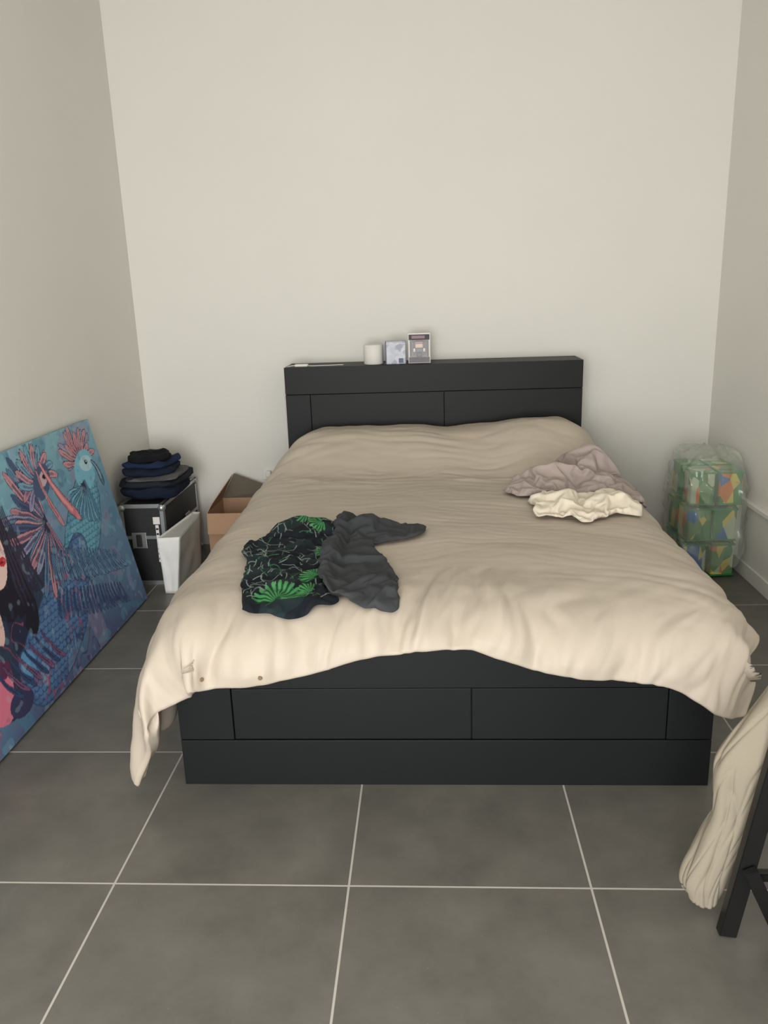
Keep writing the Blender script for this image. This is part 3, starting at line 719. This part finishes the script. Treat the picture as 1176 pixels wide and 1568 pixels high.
# ------------------------------------------------------------------ toy boxes stacked in clear plastic
tg=empty('toy_boxes_in_plastic_bag')
def toymat(k,cols):
    m=bpy.data.materials.new('toy_print_%d'%k); m.use_nodes=True; nt=m.node_tree
    v=nt.nodes.new('ShaderNodeTexVoronoi'); v.inputs['Scale'].default_value=20; tc=nt.nodes.new('ShaderNodeTexCoord'); mp=nt.nodes.new('ShaderNodeMapping'); mp.inputs['Location'].default_value=(k*1.7,k*.9,k*2.3); mp.inputs['Scale'].default_value=(1,1,.5)
    nt.links.new(tc.outputs['Object'],mp.inputs[0]); nt.links.new(mp.outputs[0],v.inputs['Vector'])
    s=nt.nodes.new('ShaderNodeSeparateColor'); nt.links.new(v.outputs['Color'],s.inputs[0]); r=nt.nodes.new('ShaderNodeValToRGB'); r.color_ramp.interpolation='CONSTANT'; nt.links.new(s.outputs[0],r.inputs[0])
    r.color_ramp.elements[0].color=lin(cols[0])+(1,); r.color_ramp.elements[1].position=.30; r.color_ramp.elements[1].color=lin(cols[1])+(1,)
    for q_,c in zip((.50,.68,.84),cols[2:]): e=r.color_ramp.elements.new(q_); e.color=lin(c)+(1,)
    b=nt.nodes['Principled BSDF']; nt.links.new(r.outputs[0],b.inputs['Base Color']); b.inputs['Roughness'].default_value=.35
    return m
G,O,Yw,Bl,Wt,Rd=(46,128,66),(222,120,52),(220,196,84),(52,112,182),(190,204,176),(170,70,50)
G2=(104,146,92)
tms=[toymat(0,(G,Yw,G2,Wt,Bl)),toymat(1,(G,G2,Yw,Bl,O)),toymat(2,(G2,Wt,G,Yw,O))]
m_grn=mat('green_edge_plastic',(34,132,70),.3)
for lz in range(3):
    for a in range(2):
        for b in range(2):
            sx=.120;sy=.155;h=.180
            x=1.305+a*(sx+.016)+lz*.008; y=1.845+b*(sy+.025); z=.006+lz*(h+.014)
            rz=[.10,-.09,.06][lz]*(1 if a else -.6)
            box('toy_box_%d%d%d'%(lz,a,b),x,x+sx,y,y+sy,z,z+h,tms[(lz+a*2+b)%3],tg,.014,3,rotz=rz)
            for zz2 in (z+.002,z+h-.012): box('band_%d%d%d_%d'%(lz,a,b,int(zz2*1000)),x-.003,x+sx+.003,y-.003,y+sy+.003,zz2,zz2+.010,m_grn,tg,.003,rotz=rz)
m_film=bpy.data.materials.new('clear_film'); m_film.use_nodes=True
nt=m_film.node_tree; b=nt.nodes['Principled BSDF']; b.inputs['Base Color'].default_value=lin((206,212,198))+(1,); b.inputs['Roughness'].default_value=.12; b.inputs['Alpha'].default_value=.30; b.inputs['Specular IOR Level'].default_value=1.0
vs=[];fs=[];nu,nv=150,110
for j in range(nv+1):
    ph=-math.pi/2+math.pi*j/nv
    for i in range(nu):
        th=2*math.pi*i/nu; se=lambda c,p: math.copysign(abs(c)**p,c)
        cp=se(math.cos(ph),.42); x=.160*cp*se(math.cos(th),.5); y=.212*cp*se(math.sin(th),.5); z=.325*se(math.sin(ph),.6)
        k=1.03+.11*rid(x*11+z*5,y*11,z*6)**2+.07*nz(x*24,y*24,z*14)
        zt=z+(.03*nz(x*14,y*14,4)+.03*rid(x*12,y*12,9)**2 if z>.20 else 0)
        vs.append((min(1.450+x*k,XR-.016),2.015+y*k,max(.003,.325+zt)))
for j in range(nv):
    for i in range(nu): fs.append((j*nu+i,j*nu+(i+1)%nu,(j+1)*nu+(i+1)%nu,(j+1)*nu+i))
mesh_obj('plastic_film',vs,fs,m_film,tg,True)

# ------------------------------------------------------------------ chair with draped trousers
chh=empty('folding_chair'); m_ch=mat('black_lacquer_wood',(20,20,21),.38,spec=.5)
yA,yB2=-.60,-1.02
for k,y in enumerate((yA,yB2)):
    bar('back_post_%d'%k,(.675,y,0.002),(.812,y,.90),.042,.026,m_ch,chh)
    bar('front_leg_%d'%k,(1.12,y,.002),(1.02,y,.45),.036,.026,m_ch,chh)
    bar('brace_%d'%k,(.704,y-.027,.205),(.80,y-.027,.002),.032,.022,m_ch,chh)
    bar('seat_rail_%d'%k,(.745,y+(.0),.43),(1.14,y,.45),.045,.024,m_ch,chh)
    bar('stretcher_%d'%k,(.71,y,.17),(1.07,y,.17),.022,.022,m_ch,chh)
for k in range(6): x=.76+k*.065; box('seat_slat_%d'%k,x,x+.055,yB2-.02,yA+.02,.462,.478,m_ch,chh,.003)
for k,z in enumerate((.62,.74,.86)): bar('back_rail_%d'%k,(.675+.152*z+.002,yB2+.01,z),(.675+.152*z+.002,yA-.01,z),.018,.05,m_ch,chh,up=(0,0,1))
m_tr=mat('beige_twill',(152,143,127),.95,bump=.3,bscale=400,spec=.1)
secs=[(.030,.648,.040,.040),(.05,.642,.054,.048),(.10,.648,.056,.050),(.18,.672,.052,.050),(.27,.706,.054,.050),(.34,.718,.066,.055),(.41,.734,.088,.06),(.48,.768,.092,.065),(.56,.818,.092,.07),(.64,.868,.09,.075),(.74,.905,.085,.08),(.84,.915,.08,.08),(.90,.91,.075,.07),(.925,.905,.04,.05)]
zs=[s[0] for s in secs]; vs=[];fs=[];nu,nv=160,170
def sint(z,c):
    return sum(np.interp(z+o_,zs,[s[c] for s in secs]) for o_ in (-.03,-.015,0,.015,.03))/5
for j in range(nv+1):
    z=zs[0]+(zs[-1]-zs[0])*j/nv; cx_=sint(z,1); rx=sint(z,2); ry=sint(z,3)
    for i in range(nu):
        th=2*math.pi*i/nu
        cth,sth=math.cos(th),math.sin(th)
        k=1+.10*nz(cth*1.1,sth*1.1,z*2.0)+.08*nz(cth*1.7+z*3.5,sth*1.7,z*3.5+7)
        k-=.13*rid(cth*1.0+z*2.4,sth*1.0,z*1.5+3)**5+.08*rid(cth*1.6-z*3.0,sth*1.6,z*2+13)**6
        k+=.03*nz(cth*3,sth*3,z*18)
        end=1 if 0<j<nv else .0
        vs.append((cx_+rx*k*cth*end+.006*nz(z*9,2,2),-.505+ry*k*sth*end,z+.010*math.cos(th*2)*(1 if j<5 else 0)))
for j in range(nv):
    for i in range(nu): fs.append((j*nu+i,j*nu+(i+1)%nu,(j+1)*nu+(i+1)%nu,(j+1)*nu+i))
mesh_obj('draped_trousers',vs,fs,m_tr,None,True)

# ------------------------------------------------------------------ light
li=bpy.data.lights.new('window_daylight','AREA'); li.shape='RECTANGLE'; li.size=1.9; li.size_y=2.0; li.energy=166; li.color=(1.0,.995,.98)
lo=bpy.data.objects.new('window_daylight',li); COL.objects.link(lo); lo.location=((WX0+WX1)/2,YF-.005,(WZ0+WZ1)/2); lo.rotation_euler=(math.radians(90),0,0)
w=bpy.data.worlds.new('World'); scene.world=w; w.use_nodes=True; w.node_tree.nodes['Background'].inputs[0].default_value=(.8,.85,.9,1); w.node_tree.nodes['Background'].inputs[1].default_value=.6

# ------------------------------------------------------------------ camera
yaw,pitch,roll=.0607,.2727,-.0334
f=Vector((-math.sin(yaw)*math.cos(pitch),math.cos(yaw)*math.cos(pitch),-math.sin(pitch)))
r=Vector((math.cos(yaw),math.sin(yaw),0)); u=r.cross(f)
c,s=math.cos(roll),math.sin(roll)
r2=r*c+u*s; u2=-r*s+u*c
M=Matrix((( r2.x,u2.x,-f.x,-.0204),(r2.y,u2.y,-f.y,-2.229),(r2.z,u2.z,-f.z,1.5317),(0,0,0,1)))
cd_=bpy.data.cameras.new('camera'); cam=bpy.data.objects.new('camera',cd_); COL.objects.link(cam); cam.matrix_world=M
cd_.sensor_fit='VERTICAL'; cd_.sensor_height=36; cd_.sensor_width=27; cd_.lens=1225.98/1568*36; cd_.clip_start=.02
scene.camera=cam
